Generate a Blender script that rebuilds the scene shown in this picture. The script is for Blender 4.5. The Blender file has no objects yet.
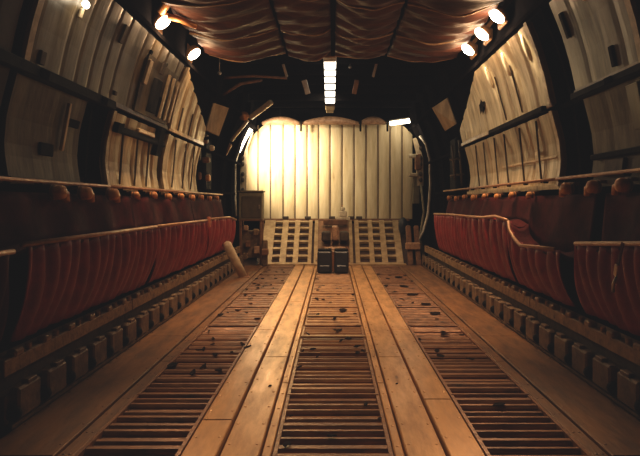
import bpy, math, random
from mathutils import Vector, Matrix
random.seed(7)
C = bpy.context.scene.collection
F, CX, CY, H = 560.0, 333.0, 203.0, 1.4      # focal length in pixels, principal point, eye height
R = math.radians

def P(px, py, d):
    """world point at depth d (metres ahead of the lens) for a direction read off the photograph"""
    return Vector(((px - CX) / F * d, d, H - (py - CY) / F * d))

# ------------------------------------------------------------------ materials
def mat(name, c1, c2=None, rough=0.5, metal=0.0, scale=6.0, bump=0.0, stretch=(1, 1, 1), c3=None, spec=0.5, rvar=0.15, sheen=0.0):
    m = bpy.data.materials.new(name); m.use_nodes = True
    n = m.node_tree.nodes; l = m.node_tree.links
    b = n['Principled BSDF']
    b.inputs['Metallic'].default_value = metal
    b.inputs['Specular IOR Level'].default_value = spec
    if sheen: b.inputs['Sheen Weight'].default_value = sheen
    c2 = c2 or tuple(x * 0.6 for x in c1)
    tc = n.new('ShaderNodeTexCoord'); mp = n.new('ShaderNodeMapping')
    mp.inputs['Scale'].default_value = stretch
    geo = n.new('ShaderNodeNewGeometry')
    l.new(geo.outputs['Position'], mp.inputs['Vector'])
    nz = n.new('ShaderNodeTexNoise'); nz.inputs['Scale'].default_value = scale
    nz.inputs['Detail'].default_value = 6; nz.inputs['Roughness'].default_value = 0.65
    l.new(mp.outputs['Vector'], nz.inputs['Vector'])
    rp = n.new('ShaderNodeValToRGB')
    rp.color_ramp.elements[0].position = 0.36; rp.color_ramp.elements[0].color = (*c2, 1)
    rp.color_ramp.elements[1].position = 0.62; rp.color_ramp.elements[1].color = (*c1, 1)
    if c3:
        e = rp.color_ramp.elements.new(0.30); e.color = (*c3, 1)
    l.new(nz.outputs['Fac'], rp.inputs['Fac'])
    l.new(rp.outputs['Color'], b.inputs['Base Color'])
    mr = n.new('ShaderNodeMapRange')
    mr.inputs['To Min'].default_value = min(1, rough + rvar); mr.inputs['To Max'].default_value = max(0.05, rough - rvar)
    l.new(nz.outputs['Fac'], mr.inputs['Value']); l.new(mr.outputs['Result'], b.inputs['Roughness'])
    if bump:
        bp = n.new('ShaderNodeBump'); bp.inputs['Strength'].default_value = bump; bp.inputs['Distance'].default_value = 0.02
        n2 = n.new('ShaderNodeTexNoise'); n2.inputs['Scale'].default_value = scale * 2.5; n2.inputs['Detail'].default_value = 5
        l.new(mp.outputs['Vector'], n2.inputs['Vector']); l.new(n2.outputs['Fac'], bp.inputs['Height'])
        l.new(bp.outputs['Normal'], b.inputs['Normal'])
    return m

def emit(name, col, strength):
    m = bpy.data.materials.new(name); m.use_nodes = True
    n = m.node_tree.nodes; l = m.node_tree.links
    n.remove(n['Principled BSDF'])
    e = n.new('ShaderNodeEmission'); e.inputs['Color'].default_value = (*col, 1); e.inputs['Strength'].default_value = strength
    l.new(e.outputs['Emission'], n['Material Output'].inputs['Surface'])
    return m

M = dict(
    shell=mat('shell_paint', (.009, .008, .009), (.004, .004, .005), .9, scale=3, spec=.0),
    frame=mat('frame_paint', (.012, .010, .010), (.005, .005, .006), .9, scale=8, spec=.0),
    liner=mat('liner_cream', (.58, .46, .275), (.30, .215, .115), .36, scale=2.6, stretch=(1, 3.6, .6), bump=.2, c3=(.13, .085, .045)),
    doorseam=mat('door_seam', (.16, .10, .055), (.08, .05, .03), .7, scale=3),
    linernear=mat('liner_shadowed', (.05, .038, .028), (.022, .018, .015), .7, scale=3.5, bump=.2),  # near-end shade and edge fade put into the colour
    glint_bulge=mat('glint_bulge_gloss', (.90, .80, .58), (.82, .70, .48), .25, metal=.15, rvar=.03),  # bright gloss for the bulges added as lamp glints
    linerdim=mat('liner_shade_dimmed', (.15, .112, .06), (.07, .05, .028), .38, scale=2.2, stretch=(1, 3.2, .5), bump=.12, c3=(.10, .07, .045)),  # cream liner darkened in colour for the dim near panels
    linerdark=mat('liner_dimmed_grimy', (.11, .08, .045), (.05, .037, .025), .6, scale=3.5, stretch=(1, 2.5, .7), bump=.2, c3=(.05, .03, .02)),  # near-panel dimness put into the base colour; blotches are grime
    rim=mat('rim_strip', (.58, .46, .30), (.34, .25, .15), .4, scale=9),
    seam=mat('seam_dark', (.07, .048, .03), (.03, .02, .015), .7, scale=10),
    bulk=mat('bulkhead_cream', (.72, .60, .38), (.52, .40, .22), .5, scale=1.7, stretch=(3, 1, .45), bump=.15, c3=(.28, .18, .085)),
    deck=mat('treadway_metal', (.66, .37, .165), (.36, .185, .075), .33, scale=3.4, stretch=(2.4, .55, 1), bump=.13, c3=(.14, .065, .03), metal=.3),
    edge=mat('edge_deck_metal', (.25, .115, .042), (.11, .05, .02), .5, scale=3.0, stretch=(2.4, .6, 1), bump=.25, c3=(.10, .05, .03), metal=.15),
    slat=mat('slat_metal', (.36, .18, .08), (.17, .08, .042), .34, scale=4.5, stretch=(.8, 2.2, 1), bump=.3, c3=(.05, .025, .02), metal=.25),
    slatside=mat('slat_metal_side', (.32, .15, .07), (.15, .068, .038), .38, scale=4.5, stretch=(.8, 2.2, 1), bump=.3, c3=(.035, .018, .015), metal=.2),  # darker slat tone for the side bays
    plateside=mat('deck_plate_side', (.27, .13, .062), (.10, .048, .028), .45, scale=6.5, stretch=(1, 1.2, 1), bump=.4, c3=(.025, .015, .013), metal=.2),  # side bay plates, darker than the centre ones
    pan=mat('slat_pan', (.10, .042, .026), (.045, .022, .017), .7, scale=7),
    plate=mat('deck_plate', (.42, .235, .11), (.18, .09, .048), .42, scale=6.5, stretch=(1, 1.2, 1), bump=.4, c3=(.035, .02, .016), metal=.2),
    rail=mat('rail_metal', (.24, .15, .08), (.10, .062, .040), .5, scale=9, bump=.3, c3=(.03, .02, .02), metal=.3),
    raildark=mat('rail_shadow', (.10, .06, .038), (.04, .026, .02), .65, scale=12, bump=.3),
    railtop=mat('rail_top', (.36, .23, .115), (.17, .10, .055), .5, scale=14, bump=.3, c3=(.05, .03, .02), metal=.3),
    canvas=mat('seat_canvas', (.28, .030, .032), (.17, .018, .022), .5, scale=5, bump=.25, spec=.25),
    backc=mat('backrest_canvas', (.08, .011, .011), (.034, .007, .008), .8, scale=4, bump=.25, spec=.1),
    bar=mat('seat_bar', (.50, .30, .18), (.32, .17, .11), .42, scale=12, metal=.3),
    strap=mat('seat_strap', (.42, .13, .06), (.25, .06, .035), .6, scale=12),
    amber=mat('amber_canister', (.75, .36, .13), (.5, .2, .08), .3, scale=10),
    quilt=mat('quilt_fabric', (.085, .028, .015), (.035, .012, .009), .6, scale=3.5, stretch=(.6, 2.5, 1), bump=.5, c3=(.03, .012, .01), spec=.28),
    piping=mat('quilt_piping', (.40, .24, .12), (.22, .12, .06), .5, scale=10),
    housing=mat('lamp_housing', (.40, .22, .11), (.24, .12, .06), .45, scale=9, metal=.3),
    pale=mat('pale_paint', (.66, .56, .40), (.45, .35, .23), .4, scale=8),
    dimpale=mat('dim_metal', (.46, .42, .36), (.28, .24, .20), .4, scale=8, metal=.2),
    black=mat('black_paint', (.012, .011, .011), (.006, .006, .007), .8, scale=9, spec=.06),
    navy=mat('winch_blue', (.018, .026, .042), (.010, .014, .022), .45, scale=8),
    brown=mat('brown_metal', (.26, .12, .055), (.13, .06, .03), .5, scale=10),
    pink=mat('carriage_rust', (.52, .32, .20), (.30, .16, .09), .5, scale=12),
    ramp=mat('ramp_metal', (.50, .36, .20), (.30, .19, .09), .45, scale=5, bump=.2, metal=.1),
    rampdark=mat('ramp_pan', (.07, .03, .02), (.03, .016, .012), .7, scale=9),
    green=mat('box_green', (.21, .18, .105), (.13, .11, .07), .55, scale=7),
    dirt=mat('debris_dark', (.016, .009, .008), (.008, .006, .006), .9, scale=20, spec=.05, rvar=.05),
    steel=mat('buckle_steel', (.62, .56, .50), (.40, .35, .30), .3, scale=14, metal=.8),
    copper=mat('copper_tint', (.72, .36, .16), (.5, .22, .09), .35, scale=9, metal=.5),
    glow=emit('lamp_glow', (1.0, .83, .58), 26),
    glowdim=emit('lamp_glow_soft', (1.0, .86, .62), 9),
    glowstrip=emit('strip_glow', (1.0, .90, .74), 4),
    glowsmall=emit('reading_glow', (1.0, .86, .62), 8),
)

# ------------------------------------------------------------------ mesh builder
class MB:
    def __init__(s): s.v = []; s.f = []
    def add(s, vs, fs):
        o = len(s.v); s.v += [Vector(x) for x in vs]; s.f += [[i + o for i in f] for f in fs]; return s
    def box(s, c, size, rot=None, bev=0.0):
        x, y, z = [a / 2 for a in size]; c = Vector(c)
        b = min(bev, x * .9, y * .9, z * .9)
        if b <= 0:
            vs = [(i, j, k) for k in (-z, z) for j in (-y, y) for i in (-x, x)]
            fs = [(0, 2, 3, 1), (4, 5, 7, 6), (0, 1, 5, 4), (2, 6, 7, 3), (0, 4, 6, 2), (1, 3, 7, 5)]
        else:                                           # chamfered box: 24 vertices
            vs = []; idx = {}
            for sx in (-1, 1):
                for sy in (-1, 1):
                    for sz in (-1, 1):
                        for a in range(3):
                            p = [sx * (x - b), sy * (y - b), sz * (z - b)]
                            p[a] = (sx * x, sy * y, sz * z)[a]
                            idx[(sx, sy, sz, a)] = len(vs); vs.append(p)
            fs = []
            for a in range(3):
                u, w = [i for i in range(3) if i != a]
                for sg in (-1, 1):
                    q = []
                    for su, sw in ((-1, -1), (1, -1), (1, 1), (-1, 1)):
                        k = [0, 0, 0]; k[a] = sg; k[u] = su; k[w] = sw
                        q.append(idx[(*k, a)])
                    fs.append(q)
            for a in range(3):                          # edges parallel to a
                u, w = [i for i in range(3) if i != a]
                for su in (-1, 1):
                    for sw in (-1, 1):
                        q = []
                        for sa, ax in ((-1, u), (1, u), (1, w), (-1, w)):
                            k = [0, 0, 0]; k[a] = sa; k[u] = su; k[w] = sw
                            q.append(idx[(*k, ax)])
                        fs.append(q)
            for sx in (-1, 1):
                for sy in (-1, 1):
                    for sz in (-1, 1): fs.append([idx[(sx, sy, sz, a)] for a in range(3)])
        if rot is not None: vs = [rot @ Vector(p) for p in vs]
        return s.add([Vector(p) + c for p in vs], fs)
    def beam(s, a, b, w, h, up=(0, 0, 1), bev=0.0):
        """a rectangular bar from a to b, w across and h along up"""
        a = Vector(a); b = Vector(b); d = b - a; L = d.length; d.normalize()
        up = Vector(up); r = d.cross(up)
        if r.length < 1e-4: r = d.cross(Vector((1, 0, 0)))
        r.normalize(); u = r.cross(d)
        m = Matrix((r, d, u)).transposed()
        return s.box((a + b) / 2, (w, L, h), m, bev)
    def tube(s, pts, r, n=8, cap=True):
        pts = [Vector(p) for p in pts]; rings = []
        rr = r if isinstance(r, (list, tuple)) else [r] * len(pts)
        prev = None
        for i, p in enumerate(pts):
            t = (pts[min(i + 1, len(pts) - 1)] - pts[max(i - 1, 0)]).normalized()
            if prev is None:
                a = Vector((0, 0, 1)) if abs(t.z) < .9 else Vector((1, 0, 0))
                u = t.cross(a).normalized()
            else:
                u = (prev - t * prev.dot(t)).normalized()
            prev = u; w = t.cross(u)
            rings.append([p + (u * math.cos(k * math.tau / n) + w * math.sin(k * math.tau / n)) * rr[i] for k in range(n)])
        vs = [v for q in rings for v in q]; fs = []
        for i in range(len(pts) - 1):
            for k in range(n):
                fs.append((i * n + k, i * n + (k + 1) % n, (i + 1) * n + (k + 1) % n, (i + 1) * n + k))
        if cap: fs += [list(range(n))[::-1], [(len(pts) - 1) * n + k for k in range(n)]]
        return s.add(vs, fs)
    def sheet(s, fn, nu, nv, off=None):
        """fn(u, v) -> point for u, v in 0..1; off(u, v) -> vector to the rear face (closed sheet)"""
        vs = [fn(i / nu, j / nv) for j in range(nv + 1) for i in range(nu + 1)]
        W = nu + 1; fs = [(j * W + i, j * W + i + 1, (j + 1) * W + i + 1, (j + 1) * W + i) for j in range(nv) for i in range(nu)]
        if off:
            N = len(vs)
            vs = vs + [Vector(vs[j * W + i]) + Vector(off(i / nu, j / nv)) for j in range(nv + 1) for i in range(nu + 1)]
            fs = fs + [tuple(N + k for k in reversed(f)) for f in fs]
            ring = [i for i in range(W)] + [j * W + nu for j in range(1, nv + 1)] + [nv * W + i for i in range(nu - 1, -1, -1)] + [j * W for j in range(nv - 1, 0, -1)]
            for a, b in zip(ring, ring[1:] + ring[:1]): fs.append((b, a, N + a, N + b))
        return s.add(vs, fs)
    def ellipsoid(s, c, r, rot=None, n=12, m=8):
        vs = []; fs = []; c = Vector(c)
        for j in range(m + 1):
            t = math.pi * j / m
            for i in range(n):
                p = Vector((r[0] * math.sin(t) * math.cos(i * math.tau / n), r[1] * math.sin(t) * math.sin(i * math.tau / n), r[2] * math.cos(t)))
                vs.append((rot @ p if rot else p) + c)
        for j in range(m):
            for i in range(n): fs.append((j * n + i, (j + 1) * n + i, (j + 1) * n + (i + 1) % n, j * n + (i + 1) % n))
        return s.add(vs, fs)
    def build(s, name, m, parent=None, smooth=False):
        o0 = origin(parent) if parent else Vector((0, 0, 0))
        me = bpy.data.meshes.new(name)
        me.from_pydata([tuple(v - o0) for v in s.v], [], s.f); me.validate(); me.update()
        import bmesh
        bm = bmesh.new(); bm.from_mesh(me); bmesh.ops.remove_doubles(bm, verts=bm.verts, dist=1e-5)
        bmesh.ops.recalc_face_normals(bm, faces=bm.faces); bm.to_mesh(me); bm.free()
        me.materials.append(m)
        if smooth:
            for p in me.polygons: p.use_smooth = True
        o = bpy.data.objects.new(name, me); C.objects.link(o)
        if parent: o.parent = parent
        return o

def origin(o):
    v = Vector((0, 0, 0))
    while o: v = v + o.location; o = o.parent
    return v
def tag(o, label=None, cat=None, group=None, kind=None):
    if label: o['label'] = label
    if cat: o['category'] = cat
    if group: o['group'] = group
    if kind: o['kind'] = kind
    return o
def thing(name, loc, label, cat, group=None):
    o = bpy.data.objects.new(name, None); C.objects.link(o); o.location = loc; o.empty_display_size = .1
    return tag(o, label, cat, group)
def recentre(o):
    """put a one-mesh thing's origin at the bottom centre of its box"""
    vs = [v.co for v in o.data.vertices]
    c = Vector(((min(v.x for v in vs) + max(v.x for v in vs)) / 2, (min(v.y for v in vs) + max(v.y for v in vs)) / 2, min(v.z for v in vs)))
    for v in o.data.vertices: v.co -= c
    o.location = c
    return o
def copy_tree(o, loc, label=None):
    r = o.copy(); C.objects.link(r); r.location = loc
    if label: r['label'] = label
    for ch in list(o.children):
        c = ch.copy(); C.objects.link(c); c.parent = r
        for g in list(ch.children):
            d = g.copy(); C.objects.link(d); d.parent = c
    return r
ORD = ['nearest', 'second nearest', 'third nearest', 'fourth nearest', 'fifth nearest', 'sixth nearest', 'seventh nearest', 'eighth nearest', 'ninth nearest', 'tenth nearest', 'eleventh nearest', 'twelfth nearest']

# ------------------------------------------------------------------ cross-section of the hold
# (half width, height) of the inner lining
LOW = [(2.29, 1.57), (2.325, 1.80), (2.30, 2.05), (2.225, 2.33)]
UPP = [(2.215, 2.40), (2.16, 2.66), (2.075, 2.95), (1.965, 3.22)]
def prof(pts, t):
    t = max(0, min(1, t)) * (len(pts) - 1); i = min(int(t), len(pts) - 2); k = t - i
    return (pts[i][0] * (1 - k) + pts[i + 1][0] * k, pts[i][1] * (1 - k) + pts[i + 1][1] * k)
D_END = 12.6                                            # foot of the ramp

# ------------------------------------------------------------------ the shell
def shell_side(sd, name):
    pts = [(2.42, -.25), (2.46, 1.2), (2.48, 1.8), (2.42, 2.35), (2.26, 2.9), (2.05, 3.35), (1.98, 3.95)]
    b = MB()
    b.sheet(lambda u, v: (sd * prof(pts, v)[0], -1.6 + 16.8 * u, prof(pts, v)[1]), 1, 18, lambda u, v: (sd * .08, 0, 0))
    w = tag(b.build(name, M['shell']), kind='structure')
    for d in (-1.2, -.1, 1.0, 2.1, 3.2, 4.35, 5.35, 9.75, 10.85, 11.9, 13.0, 14.0):
        q = MB()
        q.sheet(lambda u, v: (sd * (prof(pts, .08 + .86 * v)[0] - .11 * u), d, prof(pts, .08 + .86 * v)[1]), 1, 14, lambda u, v: (0, .05, 0))
        q.build('fuselage_frame', M['frame'], w)
    for z, x in ((1.62, 2.40), (2.36, 2.30), (3.30, 1.98)):
        q = MB(); q.box((sd * x, 6.6, z), (.05, 16, .05)); q.build('stringer', M['frame'], w)
    return w
wl = shell_side(-1, 'wall_left'); wr = shell_side(1, 'wall_right')
b = MB(); b.box((0, 6.8, 3.99), (4.0, 16.8, .08)); ceil = tag(b.build('ceiling', M['shell']), kind='structure')
for d in (8.75, 9.6, 10.4, 11.3, 12.2, 13.1, 14.0):
    q = MB(); q.box((0, d, 3.87), (3.9, .05, .16)); q.build('roof_frame', M['frame'], ceil)
b = MB(); b.box((0, 15.28, 1.85), (5.2, .08, 4.3)); tag(b.build('wall_back', M['shell']), kind='structure')

# ------------------------------------------------------------------ floor
b = MB(); b.box((0, 6.8, -.17), (4.95, 16.9, .08)); floor = tag(b.build('floor', M['pan']), kind='structure')
def plank_run(name, x0, x1, m, seams, z=-.012, d0=-1.5, d1=D_END):
    ds = [d0] + seams + [d1]
    q = MB()
    for a, c in zip(ds, ds[1:]):
        q.box(((x0 + x1) / 2, (a + c) / 2, z - .05), (x1 - x0 - .006, c - a - .008, .1), None, .006)
        for k in range(int((c - a) / .3)):              # rows of rivet heads along both edges
            for ex in (x0 + .03, x1 - .03):
                q.ellipsoid((ex, a + .15 + .3 * k, z), (.011, .011, .005), None, 6, 3)
    return q.build(name, m, floor)
for sd in (-1, 1):
    S = lambda a, c: (min(sd * a, sd * c), max(sd * a, sd * c))
    plank_run('treadway_plank', *S(.345, .405), M['deck'], [1.3, 4.4, 7.2, 10])
    plank_run('treadway_plank', *S(.41, .632), M['deck'], [2.2, 5.1, 7.95, 10.7], 0)
    plank_run('treadway_plank', *S(.648, .85), M['deck'], [2.9, 3.62 if sd < 0 else 4.0, 6.2, 9.1], 0)
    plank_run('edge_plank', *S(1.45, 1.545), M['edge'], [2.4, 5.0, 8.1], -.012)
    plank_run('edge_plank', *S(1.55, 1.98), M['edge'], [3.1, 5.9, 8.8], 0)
# slatted sections near the lens, then plated sections
for bx0, bx1 in ((-1.445, -.855), (-.34, .34), (.855, 1.445)):
    cx, w = (bx0 + bx1) / 2, bx1 - bx0
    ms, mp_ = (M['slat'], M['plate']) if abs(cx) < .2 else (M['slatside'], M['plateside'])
    d = -.5; nsec = 0
    while d < 6.35:
        q = MB(); n = 10; L = 1.15
        q.box((cx, d + L / 2, -.05), (w - .01, L - .01, .02))
        for k in range(n):
            y = d + (k + .5) * L / n
            wob = random.uniform(-.012, .012); wd = random.choice([.050, .055, .060, .064, .076])
            q.box((cx, y + wob, -.05 - random.choice([0, 0, .003, .012])), (w - .02, wd, .08), None, .016)
        q.box((cx, d + .012, -.03), (w - .01, .03, .06), None, .006)
        q.box((bx0 + .014, d + L / 2, -.04), (.022, L - .01, .07)); q.box((bx1 - .014, d + L / 2, -.04), (.022, L - .01, .07))
        q.build('slatted_deck_section', ms, floor)
        d += L
    while d < D_END - .1:
        L = min(1.15, D_END - d)
        q = MB(); q.box((cx, d + L / 2, -.045), (w - .01, L - .012, .06), None, .008)
        for k in range(7):
            y = d + (k + .5) * L / 7
            q.box((cx, y, -.013), (w - .06, .035, .018), None, .007)
        q.box((cx, d + .015, -.01), (w - .012, .03, .03), None, .005)
        q.build('plated_deck_section', mp_, floor)
        d += L

# ------------------------------------------------------------------ side roller rails
def rail_section(sd, d0, L, label):
    t = thing('roller_rail', (sd * 2.06, d0 + L / 2, 0), label, 'cargo rail')
    q = MB(); q.box((sd * 2.10, d0 + L / 2, .10), (.16, L - .01, .20), None, .01)
    q.box((sd * 2.01, d0 + L / 2, .012), (.06, L - .01, .024)); q.build('lower_beam', M['rail'], t)
    q = MB(); q.box((sd * 2.15, d0 + L / 2, .30), (.10, L - .01, .20), None, .008); q.build('web_plate', M['raildark'], t)
    q = MB(); q.box((sd * 2.10, d0 + L / 2, .405), (.15, L - .01, .035), None, .008)
    q.box((sd * 2.035, d0 + L / 2, .362), (.02, L - .01, .085), None, .005); q.build('upper_flange', M['railtop'], t)
    n = max(1, int(L / .36))
    for k in range(n):
        y = d0 + (k + .5) * L / n
        q = MB(); q.box((sd * 1.995, y, .14), (.07, L / n * .72, .20), None, .014)
        q.box((sd * 1.985, y + .03, .25), (.05, L / n * .3, .03), None, .006)
        q.build('roller_block', M['rail'], t)
        q = MB(); q.tube([(sd * 1.985, y - L / n * .46, .09), (sd * 1.985, y - L / n * .36, .09)], .045, 10); q.build('roller', M['black'], t, True)
        q = MB(); q.box((sd * 2.05, y - .02, .44), (.07, .10, .05), None, .012)
        q.tube([(sd * 2.03, y + .1, .43), (sd * 2.03, y + .1, .47)], .022, 8); q.build('lock_tab', M['railtop'], t)
for sd, nm in ((-1, 'left'), (1, 'right')):
    d = 3.45 if sd < 0 else 1.35
    for k in range(4 if sd < 0 else 5):
        rail_section(sd, d, 2.2, f'brown two-tier cargo roller rail along {nm} deck edge, {ORD[k]} section'); d += 2.21

# ------------------------------------------------------------------ troop seats (red canvas along both walls)
def troop_seat(sd, d0, d1, label, bar, pleats, zb=.50, x=2.0, back=True, brackets=(), straps=0, seed=0, cm='canvas'):
    """bar: list of (depth, height) of the front tube"""
    rnd = random.Random(seed)
    t = thing('folding_troop_seat', (sd * 2.1, (d0 + d1) / 2, zb), label, 'troop seat')
    def zt(y):
        for (a, za), (c, zc) in zip(bar, bar[1:]):
            if a <= y <= c: return za + (zc - za) * (y - a) / max(c - a, 1e-6)
        return bar[0][1] if y < bar[0][0] else bar[-1][1]
    N = max(24, int((d1 - d0) * 36)); ph = rnd.random() * 6
    def fn(u, v):
        y = d0 + (d1 - d0) * u; z1 = zt(y) - .012; z = z1 + (zb - z1) * v
        fold = abs(math.sin(math.pi * pleats * u + 2.2 * v * v + ph * .2)) ** .6
        xx = x - .035 + .075 * (1 - fold) * (1 - .6 * v) + .10 * v * v - .018 * math.sin(math.pi * v) + .012 * math.sin(9 * u * (d1 - d0) + 4 * v + ph)
        return (sd * xx, y, z)
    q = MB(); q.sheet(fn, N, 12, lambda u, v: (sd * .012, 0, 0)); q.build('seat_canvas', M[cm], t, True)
    q = MB(); q.tube([(sd * (x - .03), y, z) for y, z in bar], .018, 8); q.build('front_tube', M['bar'], t, True)
    if back:
        q = MB()
        def fb(u, v):
            y = d0 + (d1 - d0) * u
            return (sd * (2.20 + .06 * v + .018 * math.sin(math.pi * pleats * .5 * u + 1.5 * v)), y, zt(y) - .05 + (1.53 - zt(y)) * v)
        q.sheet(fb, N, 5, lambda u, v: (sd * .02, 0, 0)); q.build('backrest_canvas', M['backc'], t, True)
        q = MB(); q.sheet(lambda u, v: (sd * (x - .01 + .21 * v), d0 + (d1 - d0) * u, zt(d0 + (d1 - d0) * u) - .03 + .012 * math.sin(20 * u + 5 * v) - .05 * math.sin(math.pi * v)), N, 4, lambda u, v: (0, 0, -.02))
        q.build('seat_pan', M['backc'], t, True)
    for k in range(straps):
        y = d0 + (d1 - d0) * (k + .5 + rnd.uniform(-.2, .2)) / straps
        q = MB(); q.sheet(lambda u, v: (sd * (x - .052 + .24 * v), y + .035 * u + .02 * v, zt(y) + .015 + (1.42 - zt(y)) * v ** 1.6), 1, 6, lambda u, v: (sd * .006, 0, .004))
        q.build('shoulder_strap', M['backc'], t)
    for y in brackets:
        q = MB(); q.box((sd * (x - .05), y, zt(y) - .03), (.05, .07, .17), None, .012); q.build('clamp_bracket', M['strap'], t)
    return t
troop_seat(-1, 1.5, 3.45, 'shade-darkened red folded canvas troop seat nearest the lens along the left wall', [(1.5, 1.10), (3.45, 1.10)], 12, seed=1, cm='backc')  # darker backrest material puts the near-end shade into this canvas
s2 = troop_seat(-1, 3.62, 6.24, 'long red pleated canvas troop seat on left wall, bright folds under its tube', [(3.55, 1.135), (6.24, 1.137)], 15, seed=2)
# gathered folds standing out under the tube
troop_seat(-1, 6.26, 8.9, 'middle red canvas troop seat on left wall, ending at a clamp bracket', [(6.3, 1.137), (8.85, 1.13)], 12, seed=3, brackets=(8.8,))
troop_seat(-1, 8.92, 11.4, 'farthest red canvas troop seat on left wall, beside the green locker', [(9.0, 1.145), (10.7, 1.13), (11.4, 1.06)], 8, seed=4)
troop_seat(1, 1.5, 4.6, 'dark red canvas troop seat nearest the lens along the right wall', [(1.5, 1.16), (3.5, 1.145), (4.55, 1.07)], 18, seed=5)
troop_seat(1, 4.85, 6.31, 'lowered red canvas troop seat on right wall, its tube stepping down', [(4.98, .99), (5.9, .955), (6.1, 1.02), (6.26, 1.10), (6.30, 1.2)], 6, seed=6)
troop_seat(1, 6.32, 8.34, 'middle red canvas troop seat on right wall, wavy tube above', [(6.33, 1.205), (6.8, 1.24), (7.4, 1.21), (8.3, 1.205)], 7, seed=7)
troop_seat(1, 8.36, 10.9, 'farthest red canvas troop seat on right wall, lit pleats at far end', [(8.33, 1.205), (9.2, 1.21), (10.9, 1.19)], 15, seed=8)

# shelf rail over the backrests, with canisters
def shelf(sd, d0, d1, label):
    t = thing('backrest_rail', (sd * 2.27, (d0 + d1) / 2, 1.55), label, 'rail'); zt = 1.565 if sd < 0 else 1.64
    q = MB(); q.tube([(sd * 2.235, d0, zt), (sd * 2.235, d1, zt)], .016, 8); q.build('rail_tube', M['bar'], t, True)
    y = d0 + .3
    while y < d1:
        q = MB(); q.box((sd * 2.25, y, zt - .012), (.05, .035, .04), None, .006); q.build('wall_clip', M['frame'], t); y += .62
for sd, nm in ((-1, 'left'), (1, 'right')):
    shelf(sd, 1.5, 5.6, f'thin pale tube along {nm} wall above near seat backs')
    shelf(sd, 5.62, 11.3, f'thin pale tube along {nm} wall above far seat backs')

def canister(name, loc, sd, label, group, s=1.0):
    t = thing(name, loc, label, 'canister', group)
    x, y, z = loc
    q = MB(); q.tube([(x + sd * .03, y, z), (x + sd * .02, y, z), (x - sd * .05 * s, y, z), (x - sd * .075 * s, y, z), (x - sd * .09 * s, y, z)],
                     [.035 * s, .055 * s, .06 * s, .05 * s, .02 * s], 14); q.build('canister_body', M['amber'], t, True)
    q = MB(); q.tube([(x - sd * .012, y, z), (x + sd * .008, y, z)], .063 * s, 14); q.build('band', M['brown'], t, True)
    q = MB(); q.box((x + sd * .05, y, z + .045 * s), (.06, .05, .03), None, .006); q.build('hanger', M['brown'], t)
    q = MB(); q.tube([(x, y + .05 * s, z - .0 * s), (x - sd * .02, y + .13 * s, z - .015 * s), (x - sd * .01, y + .15 * s, z - .07 * s)], .036 * s, 8); q.build('valve', M['amber'], t, True)
    return t
for k, d in enumerate((4.43, 4.91, 5.52)):
    canister('round_canister', (-2.2, d, 1.485), -1, ['round amber canister hung under left wall tube, nearest of the large ones', 'round amber canister hung under left wall tube, middle of three large ones', 'round amber canister hung under left wall tube, beside the first lit panel'][k], 'amber canisters along the walls', 1.0)
for k, d in enumerate((4.19, 4.67, 5.2)):
    canister('round_canister', (2.2, d, 1.535), 1, ['round amber canister under right wall tube, at the picture edge', 'bright round amber canister under right wall tube, second from the edge', 'amber canister under right wall tube, below the dark frame gap'][k], 'amber canisters along the walls', .95)
for sd, nm in ((-1, 'left'), (1, 'right')):
    for k in range(8):
        canister('round_canister', (sd * 2.2, 6.2 + .62 * k, 1.49 + .012 * (k % 2)), sd, f'small amber canister hung far along {nm} wall, {ORD[k]} of its row', f'small canisters along the {nm} wall', .62 if k != 4 else .7)

# ------------------------------------------------------------------ lining panels
def lining(name, sd, d0, d1, pts, m, label, pitch=.2, depth=.018, taper=None, rim=(), extra=None, cat='wall panel'):
    mx = [prof(pts, .5)]
    t = thing(name, (sd * mx[0][0], (d0 + d1) / 2, pts[0][1]), label, cat)
    N = max(8, int((d1 - d0) / pitch) * 6)
    def top(y):                                          # the far top corner may be cut away
        if not taper: return 1.0
        y0, y1, v1 = taper
        return 1.0 if y < y0 else 1 - (1 - v1) * min(1, (y - y0) / (y1 - y0))
    def fn(u, v):
        y = d0 + (d1 - d0) * u; X, Z = prof(pts, v * top(y))
        k = (y / pitch) % 1.0
        g = -depth if k > .86 else (.3 * depth * math.sin(k / .86 * math.pi))
        return (sd * (X - g), y, Z)
    q = MB(); q.sheet(fn, N, 8, lambda u, v: (sd * .03, 0, 0)); q.build('panel_skin', m, t)
    for y in rim:
        q = MB(); q.sheet(lambda u, v: (sd * (prof(pts, v * top(y))[0] - .035), y + .07 * u, prof(pts, v * top(y))[1]), 1, 8, lambda u, v: (sd * .045, 0, 0))
        q.build('edge_strip', M['rim'], t)
    q = MB(); q.sheet(lambda u, v: (sd * (prof(pts, .03 * v)[0] - .02), d0 + (d1 - d0) * u, prof(pts, .03)[1] - .05 * v), 4, 1, lambda u, v: (sd * .03, 0, 0))
    q.build('lower_strip', m, t)
    if extra: extra(t)
    return t
def on(sd, y, z, inn=.0):
    """a point on the lining at depth y and height z"""
    pp = LOW + UPP
    for (a, za), (c, zc) in zip(pp, pp[1:]):
        if za <= z <= zc: return Vector((sd * (a + (c - a) * (z - za) / (zc - za) - inn), y, z))
    return Vector((sd * (pp[-1][0] - inn), y, z))
def slot(t, name, sd, y, z0, z1, w, m, inn=.012, th=.03):
    q = MB(); q.beam(on(sd, y, z0, inn), on(sd, y, z1, inn), w, th, (sd, 0, 0), .004); return q.build(name, m, t)
def lbar(t, name, sd, y0, y1, z, m, h=.05, inn=.03, th=.05):
    q = MB(); q.beam(on(sd, y0, z, inn), on(sd, y1, z, inn), th, h, (0, 0, 1), .008); return q.build(name, m, t)

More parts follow.
